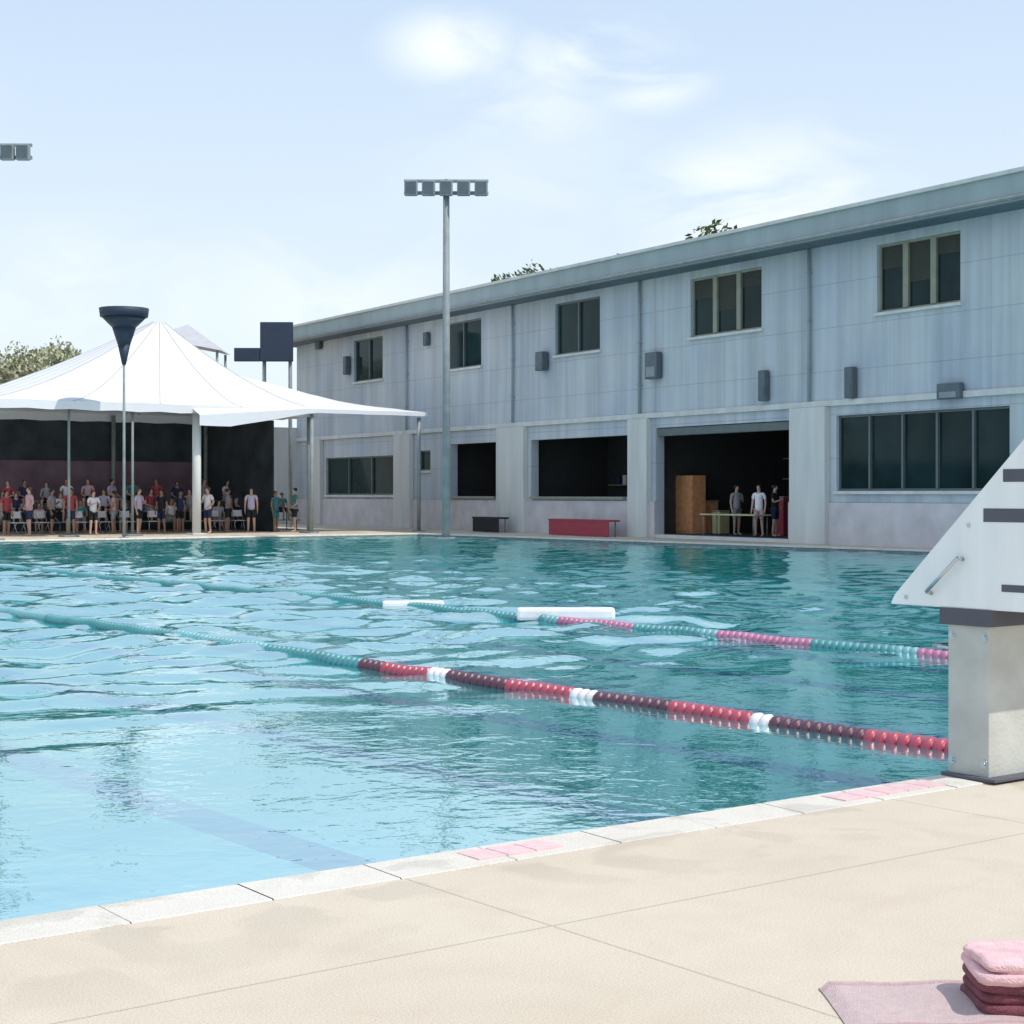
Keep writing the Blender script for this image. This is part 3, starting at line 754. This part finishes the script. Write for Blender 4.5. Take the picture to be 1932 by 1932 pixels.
def make_person_meshes(k, pl, pr, stance=.0):
    V = [(0, 0, .95), (0, 0, 1.10), (0, -.01, 1.28), (0, .01, 1.42), (0, .01, 1.50), (0, -.01, 1.58), (0, -.02, 1.67), (0, -.015, 1.74), (0, -.105, 1.63)]
    Rr = [(.15, .11), (.125, .095), (.15, .105), (.12, .085), .052, .075, .092, .06, .016]
    E = [(0, 1), (1, 2), (2, 3), (3, 4), (4, 5), (5, 6), (6, 7), (6, 8)]
    for s, p in ((-1, pl), (1, pr)):
        A = arm(s, p); i0 = len(V); V += A; Rr += [.055, .043, .028, .032]; E += [(3, i0), (i0, i0+1), (i0+1, i0+2), (i0+2, i0+3)]
        d = (Vector(A[3])-Vector(A[2])).normalized(); side = Vector((0, 1, 0)); side = (side-d*side.dot(d)).normalized()
        for f in range(4):
            b0 = Vector(A[3])+side*(f-1.5)*.019+d*.02; ln = (.055, .07, .075, .06)[f]; i = len(V)
            V += [tuple(b0), tuple(b0+d*ln+Vector((-s*.012, 0, 0)))]; Rr += [.010, .008]; E += [(i0+3, i), (i, i+1)]
        i = len(V); b0 = Vector(A[3])-side*.035; V += [tuple(b0), tuple(b0-side*.015+d*.04)]; Rr += [.011, .009]; E += [(i0+3, i), (i, i+1)]
    for s in (-1, 1):
        i = len(V); y = stance*s
        V += [(s*.095, 0, .88), (s*.11, y*.5-.02, .50), (s*.12, y+.02, .10), (s*.125, y+.01, .045), (s*.14, y-.15, .03)]; Rr += [.088, .06, .042, .04, .03]
        E += [(0, i), (i, i+1), (i+1, i+2), (i+2, i+3), (i+3, i+4)]
    body = skinmesh('body', V, E, Rr, 1)
    # shirt
    V = [(0, 0, .80), (0, 0, 1.08), (0, -.01, 1.28), (0, .01, 1.425)]; Rr = [(.185, .15), (.158, .125), (.165, .12), (.125, .092)]; E = [(0, 1), (1, 2), (2, 3)]
    for s, p in ((-1, pl), (1, pr)):
        A = arm(s, p); i = len(V); m_ = tuple(Vector(A[0]).lerp(Vector(A[1]), .65)); V += [A[0], m_]; Rr += [.068, .062]; E += [(3, i), (i, i+1)]
    shirt = skinmesh('shirt', V, E, Rr, 1)
    V = [(0, 0, 1.0)]; Rr = [(.165, .13)]; E = []
    for s in (-1, 1):
        i = len(V); y = stance*s; V += [(s*.095, 0, .86), (s*.108, y*.4-.02, .54)]; Rr += [.10, .085]; E += [(0, i), (i, i+1)]
    shorts = skinmesh('shorts', V, E, Rr, 1)
    V = [(0, .02, 1.60), (0, .025, 1.68), (0, .0, 1.755)]; Rr = [.085, .115, .085]; hair = skinmesh('hair', V, [(0, 1), (1, 2)], Rr, 1)
    return body, shirt, shorts, hair
def seated_meshes():
    D = Vector((0, .0, -.45))
    def up(p): return tuple(Vector(p)+D)
    V = [up(p) for p in [(0, 0, .95), (0, 0, 1.10), (0, -.02, 1.28), (0, -.02, 1.42), (0, -.03, 1.50), (0, -.05, 1.58), (0, -.06, 1.67), (0, -.055, 1.74), (0, -.145, 1.63)]]
    Rr = [(.15, .13), (.125, .10), (.15, .105), (.12, .085), .052, .075, .092, .06, .016]
    E = [(0, 1), (1, 2), (2, 3), (3, 4), (4, 5), (5, 6), (6, 7), (6, 8)]
    arms = []
    for s in (-1, 1):
        A = [up((s*.19, -.02, 1.42)), up((s*.25, -.04, 1.15)), up((s*.14, -.27, 1.08)), up((s*.10, -.34, 1.06))]; arms.append(A); i0 = len(V)
        V += A; Rr += [.055, .043, .028, .032]; E += [(3, i0), (i0, i0+1), (i0+1, i0+2), (i0+2, i0+3)]
        for f in range(4):
            i = len(V); b0 = Vector(A[3])+Vector((s*(f-1.5)*.018, -.02, 0)); V += [tuple(b0), tuple(b0+Vector((0, -.05, -.03)))]; Rr += [.010, .008]; E += [(i0+3, i), (i, i+1)]
        i = len(V); b0 = Vector(A[3])+Vector((-s*.035, 0, 0)); V += [tuple(b0), tuple(b0+Vector((-s*.01, -.035, 0)))]; Rr += [.011, .009]; E += [(i0+3, i), (i, i+1)]
    for s in (-1, 1):
        i = len(V); V += [(s*.095, -.06, .50), (s*.13, -.42, .50), (s*.13, -.40, .10), (s*.135, -.41, .045), (s*.15, -.56, .03)]; Rr += [.088, .062, .042, .04, .03]
        E += [(0, i), (i, i+1), (i+1, i+2), (i+2, i+3), (i+3, i+4)]
    body = skinmesh('body', V, E, Rr, 1)
    V = [up(p) for p in [(0, 0, .84), (0, 0, 1.08), (0, -.02, 1.28), (0, -.02, 1.425)]]; Rr = [(.185, .155), (.158, .125), (.165, .12), (.125, .092)]; E = [(0, 1), (1, 2), (2, 3)]
    for A in arms:
        i = len(V); V += [A[0], tuple(Vector(A[0]).lerp(Vector(A[1]), .65))]; Rr += [.068, .062]; E += [(3, i), (i, i+1)]
    shirt = skinmesh('shirt', V, E, Rr, 1)
    V = [(0, 0, .50)]; Rr = [(.16, .13)]; E = []
    for s in (-1, 1):
        i = len(V); V += [(s*.10, -.08, .50), (s*.13, -.36, .505)]; Rr += [.10, .085]; E += [(0, i), (i, i+1)]
    shorts = skinmesh('shorts', V, E, Rr, 1)
    V = [up(p) for p in [(0, -.02, 1.60), (0, -.015, 1.68), (0, -.04, 1.755)]]; hair = skinmesh('hair', V, [(0, 1), (1, 2)], [.085, .115, .085], 1)
    return body, shirt, shorts, hair
PM = [make_person_meshes(0, 0, 0, .02), make_person_meshes(1, 1, 1, -.04), make_person_meshes(2, 0, 2, .05), make_person_meshes(3, 2, 1, .0), make_person_meshes(4, 0, 3, .03)]
def person(x, y, z, rz, var, skin, hair, shirt, shorts, label, sc=1., group=None):
    t = thing('person', label, 'person', (x, y, z), rz, group); t.scale = (sc,)*3
    for me, nm, m in zip(PM[var], ('body', 'shirt', 'shorts', 'hair'), (skin, shirt, shorts, hair)):
        o = bpy.data.objects.new(nm, me); C.objects.link(o); o.parent = t
        if not me.materials: me.materials.append(None)
        o.material_slots[0].link = 'OBJECT'; o.material_slots[0].material = M[m]
G = 'people standing in the shade of the marquee'
crowd = [ # u, y, var, skin, hair, shirt, shorts, rz, label
 (12, 56.2, 0, 'skin2', 'hair1', 'c_red', 'c_black', .3, 'person in dark red shirt at the left end of the crowd'),
 (55, 55.4, 1, 'skin1', 'hair2', 'c_pink', 'c_navy', -.4, 'person in pink shirt, leftmost of the front row'),
 (98, 57.0, 2, 'skin2', 'hair1', 'c_grey', 'c_black', .5, 'person in grey shirt behind the pink and white ones'),
 (133, 56.0, 0, 'skin2', 'hair1', 'c_red', 'c_navy', 0., 'person in dark red shirt left of the first white shirt'),
 (176, 55.3, 3, 'skin1', 'hair1', 'c_white', 'c_black', .2, 'person in white shirt with a raised hand near the left post'),
 (214, 56.8, 1, 'skin2', 'hair1', 'c_pink', 'c_grey', -.6, 'person in pink shirt standing back under the tent'),
 (262, 55.6, 2, 'skin1', 'hair2', 'c_lilac', 'c_black', .4, 'person in lilac shirt in the middle of the marquee front'),
 (305, 56.4, 0, 'skin2', 'hair1', 'c_black', 'c_navy', -.2, 'person in black shirt and navy shorts left of the thick post'),
 (340, 57.2, 4, 'skin2', 'hair1', 'c_navy', 'c_black', .1, 'person in navy shirt with one arm up behind the post'),
 (392, 55.0, 3, 'skin1', 'hair2', 'c_white', 'c_navy', -.3, 'person in white shirt and navy shorts just right of the thick post'),
 (430, 56.6, 1, 'skin2', 'hair1', 'c_grey', 'c_black', .6, 'person in grey shirt with hands on hips under the canopy'),
 (474, 55.4, 0, 'skin1', 'hair1', 'c_lilac', 'c_black', 0., 'person in lilac shirt under the low canopy'),
 (520, 56.0, 2, 'skin2', 'hair2', 'c_teal', 'c_teal', .3, 'person in dark teal shirt and shorts under the low canopy'),
 (556, 55.2, 1, 'skin1', 'hair1', 'c_teal', 'c_black', -.5, 'person in teal shirt and black shorts at the right end of the crowd'),
]
for (u, y, v_, sk, ha, sh, so, rz, lb) in crowd:
    x, t = on_y(u, y); person(x, y, 0, rz*2.6-.5, v_, sk, ha, sh, so, lb, random.uniform(.96, 1.05), G)
for (u, off, v_, sh, so, lb) in ((1390, 1.7, 2, 'c_grey', 'c_grey', 'person in grey clothes behind the table in the open bay'), (1432, .9, 0, 'c_white', 'c_pink', 'person in white shirt and pale pink shorts in the open bay'), (1462, 1.5, 3, 'c_black', 'c_navy', 'person in black shirt by the right side of the open bay')):
    y, t = bx_(u, WX+off); person(*bw(WX+off, y), .131, -1.2+.5*v_, v_, 'skin1', 'hair1', sh, so, lb)

PM.append(seated_meshes())
BX0, BX1 = on_y(-20, 58.6)[0], on_y(560, 58.6)[0]
bl = thing('bleacher', 'three tier dark metal bleacher under the back of the marquee', 'bleacher', (BX0, 58.2, 0))
for k in range(3):
    z = .45+.42*k; y = .25+.85*k
    box('seat_plank', (0, y-.14, z-.04, BX1-BX0, y+.14, z), M['post'], bl, .006)
    if k: box('foot_plank', (0, y-.55, z-.46, BX1-BX0, y-.25, z-.42), M['post'], bl, .006)
n = int((BX1-BX0)/2.4)
for i in range(n+1):
    x = .1+(BX1-BX0-.2)*i/n; bm = bmesh.new()
    for (p, q) in (((x, .25, 0), (x, .25, .41)), ((x, 1.1, 0), (x, 1.1, .83)), ((x, 1.95, 0), (x, 1.95, 1.25)), ((x, -.05, .02), (x, 2.0, .02)), ((x, .25, .38), (x, 1.95, 1.22))): bm_tube(bm, p, q, .025, n=6)
    obj('frame', bm, M['post'], bl)
cols = [('c_pink', 'pink'), ('c_grey', 'grey'), ('c_red', 'dark red'), ('c_lilac', 'lilac'), ('c_white', 'white'), ('c_navy', 'navy'), ('c_teal', 'teal')]
seat_u = [(u_, 2) for u_ in (16, 46, 88, 126, 166, 210, 250, 296, 334, 384, 428, 470)]+[(4, 0), (30, 1), (74, 0), (112, 1), (152, 0), (196, 1), (238, 0), (284, 1), (322, 0), (358, 1), (412, 0), (450, 1), (494, 0), (532, 1)]
tiers = ['lower', 'middle', 'upper']
ordn = ['first', 'second', 'third', 'fourth', 'fifth', 'sixth', 'seventh', 'eighth', 'ninth', 'tenth', 'eleventh', 'twelfth']
cnt = [0, 0, 0]
for i, (u, k) in enumerate(seat_u):
    y = 58.45+.85*k; c_, cn = cols[(i*3+k) % 7]; x = on_y(u, y)[0]
    person(x, y, .42*k, random.uniform(-.9, .5), 5, random.choice(['skin1', 'skin2']), random.choice(['hair1', 'hair2']), c_, random.choice(['c_black', 'c_navy', 'c_grey']), "seated person in %s shirt, %s from left on the bleacher's %s tier" % (cn, ordn[cnt[k]], tiers[k]), random.uniform(.92, 1.06), 'people seated on the bleacher'); cnt[k] += 1
# folding chairs under tent
ch0 = thing('folding_chair', 'x', 'chair')
box('seat', (-.22, -.22, .44, .22, .22, .47), M['white'], ch0, .01); box('backrest', (-.22, .2, .62, .22, .23, .88), M['white'], ch0, .01)
for sx in (-1, 1):
    bm = bmesh.new(); bm_tube(bm, (sx*.2, -.25, 0), (sx*.2, .22, .88), .013, n=6); obj('leg', bm, M['steel'], ch0)
    bm = bmesh.new(); bm_tube(bm, (sx*.18, .25, 0), (sx*.18, -.18, .45), .013, n=6); obj('leg', bm, M['steel'], ch0)
spots = [(35, 57.5), (80, 57.6), (150, 57.5), (195, 57.6), (240, 57.5), (290, 57.6), (410, 57.5), (450, 57.6), (500, 57.5)]
lbs = ['leftmost', 'second from left', 'third from left', 'fourth from left', 'fifth from left', 'sixth from left', 'third from right', 'second from right', 'rightmost']
for i, ((u, y), l) in enumerate(zip(spots, lbs)):
    o = ch0 if i == 0 else copy_tree(ch0); x, t = on_y(u, y); o.location = (x, y, 0); o.rotation_euler = (0, 0, random.uniform(-.3, .3))
    o['label'] = 'white folding chair behind the standing people, %s of the row' % l; o['group'] = 'white folding chairs under the marquee'

# ------------------------------------------------------------------ light poles
def light_pole(x, y, H, label, w=3.0, rz=0):
    t = thing('floodlight_pole', label, 'light pole', (x, y, 0), rz, 'floodlight poles around the pool')
    bm = bmesh.new(); bm_tube(bm, (0, 0, 0), (0, 0, H-.2), .15, .11, n=16); bm_box(bm, -.3, -.3, 0, .3, .3, .05); obj('pole', bm, M['pole'], t)
    bm = bmesh.new(); bm_box(bm, -w/2, -.06, H-.55, w/2, .06, H-.43, bev=.01); bm_box(bm, -w/2, -.06, H-.12, w/2, .06, H-.02, bev=.01); bm_box(bm, -.06, -.05, H-.95, .06, .05, H, bev=.01); obj('crossarm', bm, M['pole'], t)
    for k in range(5):
        xx = -w/2+.25+(w-.5)*k/4; bm = bmesh.new(); bm_box(bm, xx-.23, -.32, H-.62, xx+.23, -.07, H-.08, bev=.05); f = obj('floodlight', bm, M['pole'], t)
        bm = bmesh.new(); bm_box(bm, xx-.18, -.335, H-.56, xx+.18, -.322, H-.14); obj('lens', bm, M['lens'], f)
    return t
x, y = at(842, 60); light_pole(x, y, zof(338, 60), 'tall grey floodlight pole standing before the long building', 2.95, R(-37))
x, y = at(-12, 58); light_pole(x, y, zof(270, 58), 'floodlight pole whose lamps poke in at the left edge of the sky', 2.6, R(-37))
# loudspeaker on mast behind tent
x, y = on_y(234, 52.3); t_m = on_y(234, 52.3)[1]; t_m = on_y(234, 50.8)[1]; y = 50.8; x = on_y(234, 50.8)[0]
sp = thing('loudspeaker_mast', 'dark funnel shaped loudspeaker on a thin mast before the marquee roof', 'loudspeaker', (x, y, 0), R(-37))
zt, zb = zof(582, t_m), zof(688, t_m); h_ = zt-zb
bm = bmesh.new(); bm_tube(bm, (0, 0, 0), (0, 0, zb+.1), .055, .045, n=10); bm_box(bm, -.15, -.15, 0, .15, .15, .03); obj('mast', bm, M['pole'], sp)
bm = bmesh.new()
for (za, ra, zc, rb) in ((0, .07, .35, .22), (.35, .22, .66, .42), (.66, .42, .84, .78), (.845, .84, 1.0, .88)): bm_tube(bm, (0, 0, zb+za*h_), (0, 0, zb+zc*h_), ra, rb, n=20)
obj('horn', bm, M['navy'], sp)
# scoreboard at the end of the building roofline
x, y = at(522, 79)
sc_ = thing('scoreboard', 'dark blue board raised over the far canopy beside the building end', 'scoreboard', (x, y, 0), R(-37))
zt, zb = zof(608, 79), zof(682, 79)
box('panel', (-.75, -.15, zb, .75, .15, zt), M['navy'], sc_, .03); box('side_panel', (-1.95, -.12, zb, -.76, .12, zb+.62), M['navy'], sc_, .03)
for xx in (-.6, .6):
    bm = bmesh.new(); bm_tube(bm, (xx, .22, 0), (xx, .22, zt), .09, n=8); obj('post', bm, M['pole'], sc_)
# grey sheet behind the marquee, added to imitate a shaded fold of its roof
x, y = at(375, 78)
gc = thing('fold_shade_sheet', 'grey sheet standing in for a shaded fold of the white marquee roof', 'canopy', (x, y, 0), R(-37))
zt, zb = zof(612, 78), zof(665, 78)
bm = bmesh.new(); ap = bm.verts.new((-.5, 0, zt)); cs = [bm.verts.new(p) for p in ((-2.0, -1.2, zb+.6), (1.2, -1.2, zb), (1.2, 1.5, zb), (-2.0, 1.5, zb+.6))]
for i in range(4): bm.faces.new((cs[i], cs[(i+1) % 4], ap))
obj('canopy_sheet', bm, M['greyc'], gc)
for p in ((-1.8, -1), (1, -1), (1, 1.3), (-1.8, 1.3)):
    bm = bmesh.new(); bm_tube(bm, (*p, 0), (*p, zb), .06, n=8); obj('post', bm, M['pole'], gc)

# ------------------------------------------------------------------ trees
def tree(x, y, H, cr, leaf, label, seed, nleaf=5200, group='trees beyond the pool'):
    rnd = random.Random(seed)
    t = thing('tree', label, 'tree', (x, y, 0), rnd.random()*6, group)
    bm = bmesh.new(); tips = []
    def limb(p, d, L, r, lv):
        q = p+d*L; bm_tube(bm, p, q, r, r*.65, n=8, cap=False)
        if lv == 0: tips.append(q); return
        for k in range(4 if lv > 1 else 3):
            nd = (d+Vector((rnd.uniform(-1, 1), rnd.uniform(-1, 1), rnd.uniform(-.3, .7)))*.8).normalized()
            limb(q, nd, L*rnd.uniform(.6, .85), r*.6, lv-1)
    limb(Vector((0, 0, 0)), Vector((.03, .02, 1)).normalized(), H*.36, H*.028, 3)
    zmx = max(p.z for p in tips); k = (H*.93)/zmx
    obj('trunk', bm, M['bark'], t).scale = (k, k, k)
    bm = bmesh.new()
    cl = [(p*k, rnd.uniform(.5, 1.15)*cr*.30) for p in tips]
    for i in range(nleaf):
        c, r_ = rnd.choice(cl)
        v = Vector((rnd.gauss(0, 1), rnd.gauss(0, 1), rnd.gauss(0, .75))); v = v.normalized()*r_*rnd.random()**.45
        p = c+v; a = Vector((rnd.gauss(0, 1), rnd.gauss(0, 1), rnd.gauss(0, 1))).normalized(); b = a.orthogonal().normalized(); s = rnd.uniform(.07, .16)
        cc = a.cross(b)
        vs = [bm.verts.new(p+b*s*1.5), bm.verts.new(p+cc*s*.7), bm.verts.new(p-b*s*1.3), bm.verts.new(p-cc*s*.7)]
        bm.faces.new(vs)
    obj('crown', bm, leaf, t)
for (u, t_, v, cr, lf, sd, lb) in (
    (18, 88, 655, 3.4, 'leafA', 1, 'grey green tree at the left edge above the marquee'),
    (95, 96, 655, 3.2, 'leafA', 5, 'low grey green tree between the left edge and the loudspeaker'),
    (60, 112, 640, 4.4, 'leafA', 9, 'taller pale tree top standing farthest back at left'),
    (-90, 85, 690, 3.6, 'leafA', 13, 'tree just outside the left edge beyond the fence'),
    (1085, 92, 462, 3.8, 'leafB', 3, 'green treetop peeping over the middle of the flat roof'),
    (1385, 82, 405, 3.2, 'leafB', 6, 'thin treetop showing over the roof left of the right windows')):
    x, y = at(u, t_); tree(x, y, zof(v, t_), cr, M[lf], lb, sd, 5200)

# ------------------------------------------------------------------ sky, sun, camera
az_dir = Vector((.378, -.926)); el = R(58)
sd = Vector((az_dir.x*math.cos(el), az_dir.y*math.cos(el), math.sin(el)))
W = bpy.data.worlds.new('World'); S.world = W; W.use_nodes = True
nt = W.node_tree; N, L = nt.nodes, nt.links; N.clear()
out = N.new('ShaderNodeOutputWorld'); bg = N.new('ShaderNodeBackground'); L.new(bg.outputs[0], out.inputs[0])
sky = N.new('ShaderNodeTexSky'); sky.sky_type = 'NISHITA'; sky.sun_disc = False; sky.sun_elevation = el
sky.sun_rotation = math.atan2(az_dir.x, az_dir.y); sky.air_density = 1; sky.dust_density = 2.0; sky.ozone_density = 1.5
bg.inputs[1].default_value = .12
tc = N.new('ShaderNodeTexCoord')
nrm = N.new('ShaderNodeVectorMath'); nrm.operation = 'NORMALIZE'; L.new(tc.outputs['Generated'], nrm.inputs[0])
spx = N.new('ShaderNodeSeparateXYZ'); L.new(nrm.outputs[0], spx.inputs[0])
# haze: pale veil thickening to the horizon
mr = N.new('ShaderNodeMapRange'); mr.inputs['From Min'].default_value = 0; mr.inputs['From Max'].default_value = .32; mr.inputs['To Min'].default_value = .97; mr.inputs['To Max'].default_value = .82
L.new(spx.outputs[2], mr.inputs['Value'])
def mixc(fac, a, b):
    x = N.new('ShaderNodeMix'); x.data_type = 'RGBA'
    if isinstance(fac, float): x.inputs[0].default_value = fac
    else: L.new(fac, x.inputs[0])
    L.new(a, x.inputs[6])
    if isinstance(b, tuple): x.inputs[7].default_value = b
    else: L.new(b, x.inputs[7])
    return x.outputs[2]
rz_ = N.new('ShaderNodeValToRGB'); rz_.color_ramp.elements[0].position = 0.0; rz_.color_ramp.elements[1].position = .30
rz_.color_ramp.elements[0].color = (.93, 1.03, 1.10, 1); rz_.color_ramp.elements[1].color = (.67, .84, 1.06, 1)
L.new(spx.outputs[2], rz_.inputs[0])
hz = N.new('ShaderNodeVectorMath'); hz.operation = 'SCALE'; hz.inputs['Scale'].default_value = 1/.12; L.new(rz_.outputs[0], hz.inputs[0])
col = mixc(mr.outputs[0], sky.outputs[0], hz.outputs[0])
# clouds
mp = N.new('ShaderNodeMapping'); mp.inputs['Scale'].default_value = (1, 1, 2.6); L.new(nrm.outputs[0], mp.inputs[0])
n1 = N.new('ShaderNodeTexNoise'); n1.inputs['Scale'].default_value = 9; n1.inputs['Detail'].default_value = 7; n1.inputs['Roughness'].default_value = .55; n1.inputs['Distortion'].default_value = .5
L.new(mp.outputs[0], n1.inputs['Vector'])
acc = None
def vdir(u, v):
    da, db = ray(u); return Vector((da, db, -(v-930)/F)).normalized()
for (u, v, rad, amp) in ((850, 88, .042, 1.), (1120, 105, .050, 1.1), (1215, 145, .040, 1.), (1390, 385, .07, 1.2), (1480, 340, .07, .7), (1000, 200, .06, .5), (1000, 330, .09, .25), (600, 560, .10, .45), (200, 560, .10, .45), (-500, 200, .12, .8), (2500, 200, .12, .8), (1500, -900, .2, .7), (0, -1500, .3, .6)):
    dt = N.new('ShaderNodeVectorMath'); dt.operation = 'DISTANCE'; dv = vdir(u, v)
    cb = N.new('ShaderNodeVectorMath'); cb.operation = 'MULTIPLY'; cb.inputs[1].default_value = (1, 1, 1.9); L.new(nrm.outputs[0], cb.inputs[0])
    L.new(cb.outputs[0], dt.inputs[0]); dt.inputs[1].default_value = (dv.x, dv.y, dv.z*1.9)
    m_ = N.new('ShaderNodeMapRange'); m_.interpolation_type = 'SMOOTHSTEP'; m_.inputs['From Min'].default_value = 0; m_.inputs['From Max'].default_value = rad*1.3; m_.inputs['To Min'].default_value = amp; m_.inputs['To Max'].default_value = 0
    L.new(dt.outputs['Value'], m_.inputs['Value'])
    if acc is None: acc = m_.outputs[0]
    else:
        mxn = N.new('ShaderNodeMath'); mxn.operation = 'MAXIMUM'; L.new(acc, mxn.inputs[0]); L.new(m_.outputs[0], mxn.inputs[1]); acc = mxn.outputs[0]
ns = N.new('ShaderNodeMapRange'); ns.inputs['From Min'].default_value = .36; ns.inputs['From Max'].default_value = .55; L.new(n1.outputs['Fac'], ns.inputs['Value'])
pr_ = N.new('ShaderNodeMath'); pr_.operation = 'MULTIPLY'; pr_.use_clamp = True; L.new(acc, pr_.inputs[0]); L.new(ns.outputs[0], pr_.inputs[1])
col = mixc(pr_.outputs[0], col, (1.02/.12, 1.08/.12, 1.08/.12, 1))
L.new(col, bg.inputs[0])
sun = bpy.data.lights.new('sun', 'SUN'); sun.energy = 3.3; sun.angle = R(.6); sun.color = (1, .95, .87)
so = bpy.data.objects.new('sun', sun); C.objects.link(so); so.rotation_euler = (-sd).to_track_quat('-Z', 'Y').to_euler(); so.location = (0, 0, 40)
cam = bpy.data.cameras.new('camera'); cam.sensor_width = 36; cam.lens = F/1932*36; cam.shift_y = -36/1932; cam.clip_end = 6000; cam.clip_start = .05
co = bpy.data.objects.new('camera', cam); C.objects.link(co); co.location = (CX, CY, CH); co.rotation_euler = (PI/2, 0, -math.atan2(FX, FY)); S.camera = co
S.view_settings.view_transform = 'Standard'; S.view_settings.look = 'None'; S.view_settings.exposure = 0; S.view_settings.gamma = 1
S.cycles.transparent_max_bounces = 12
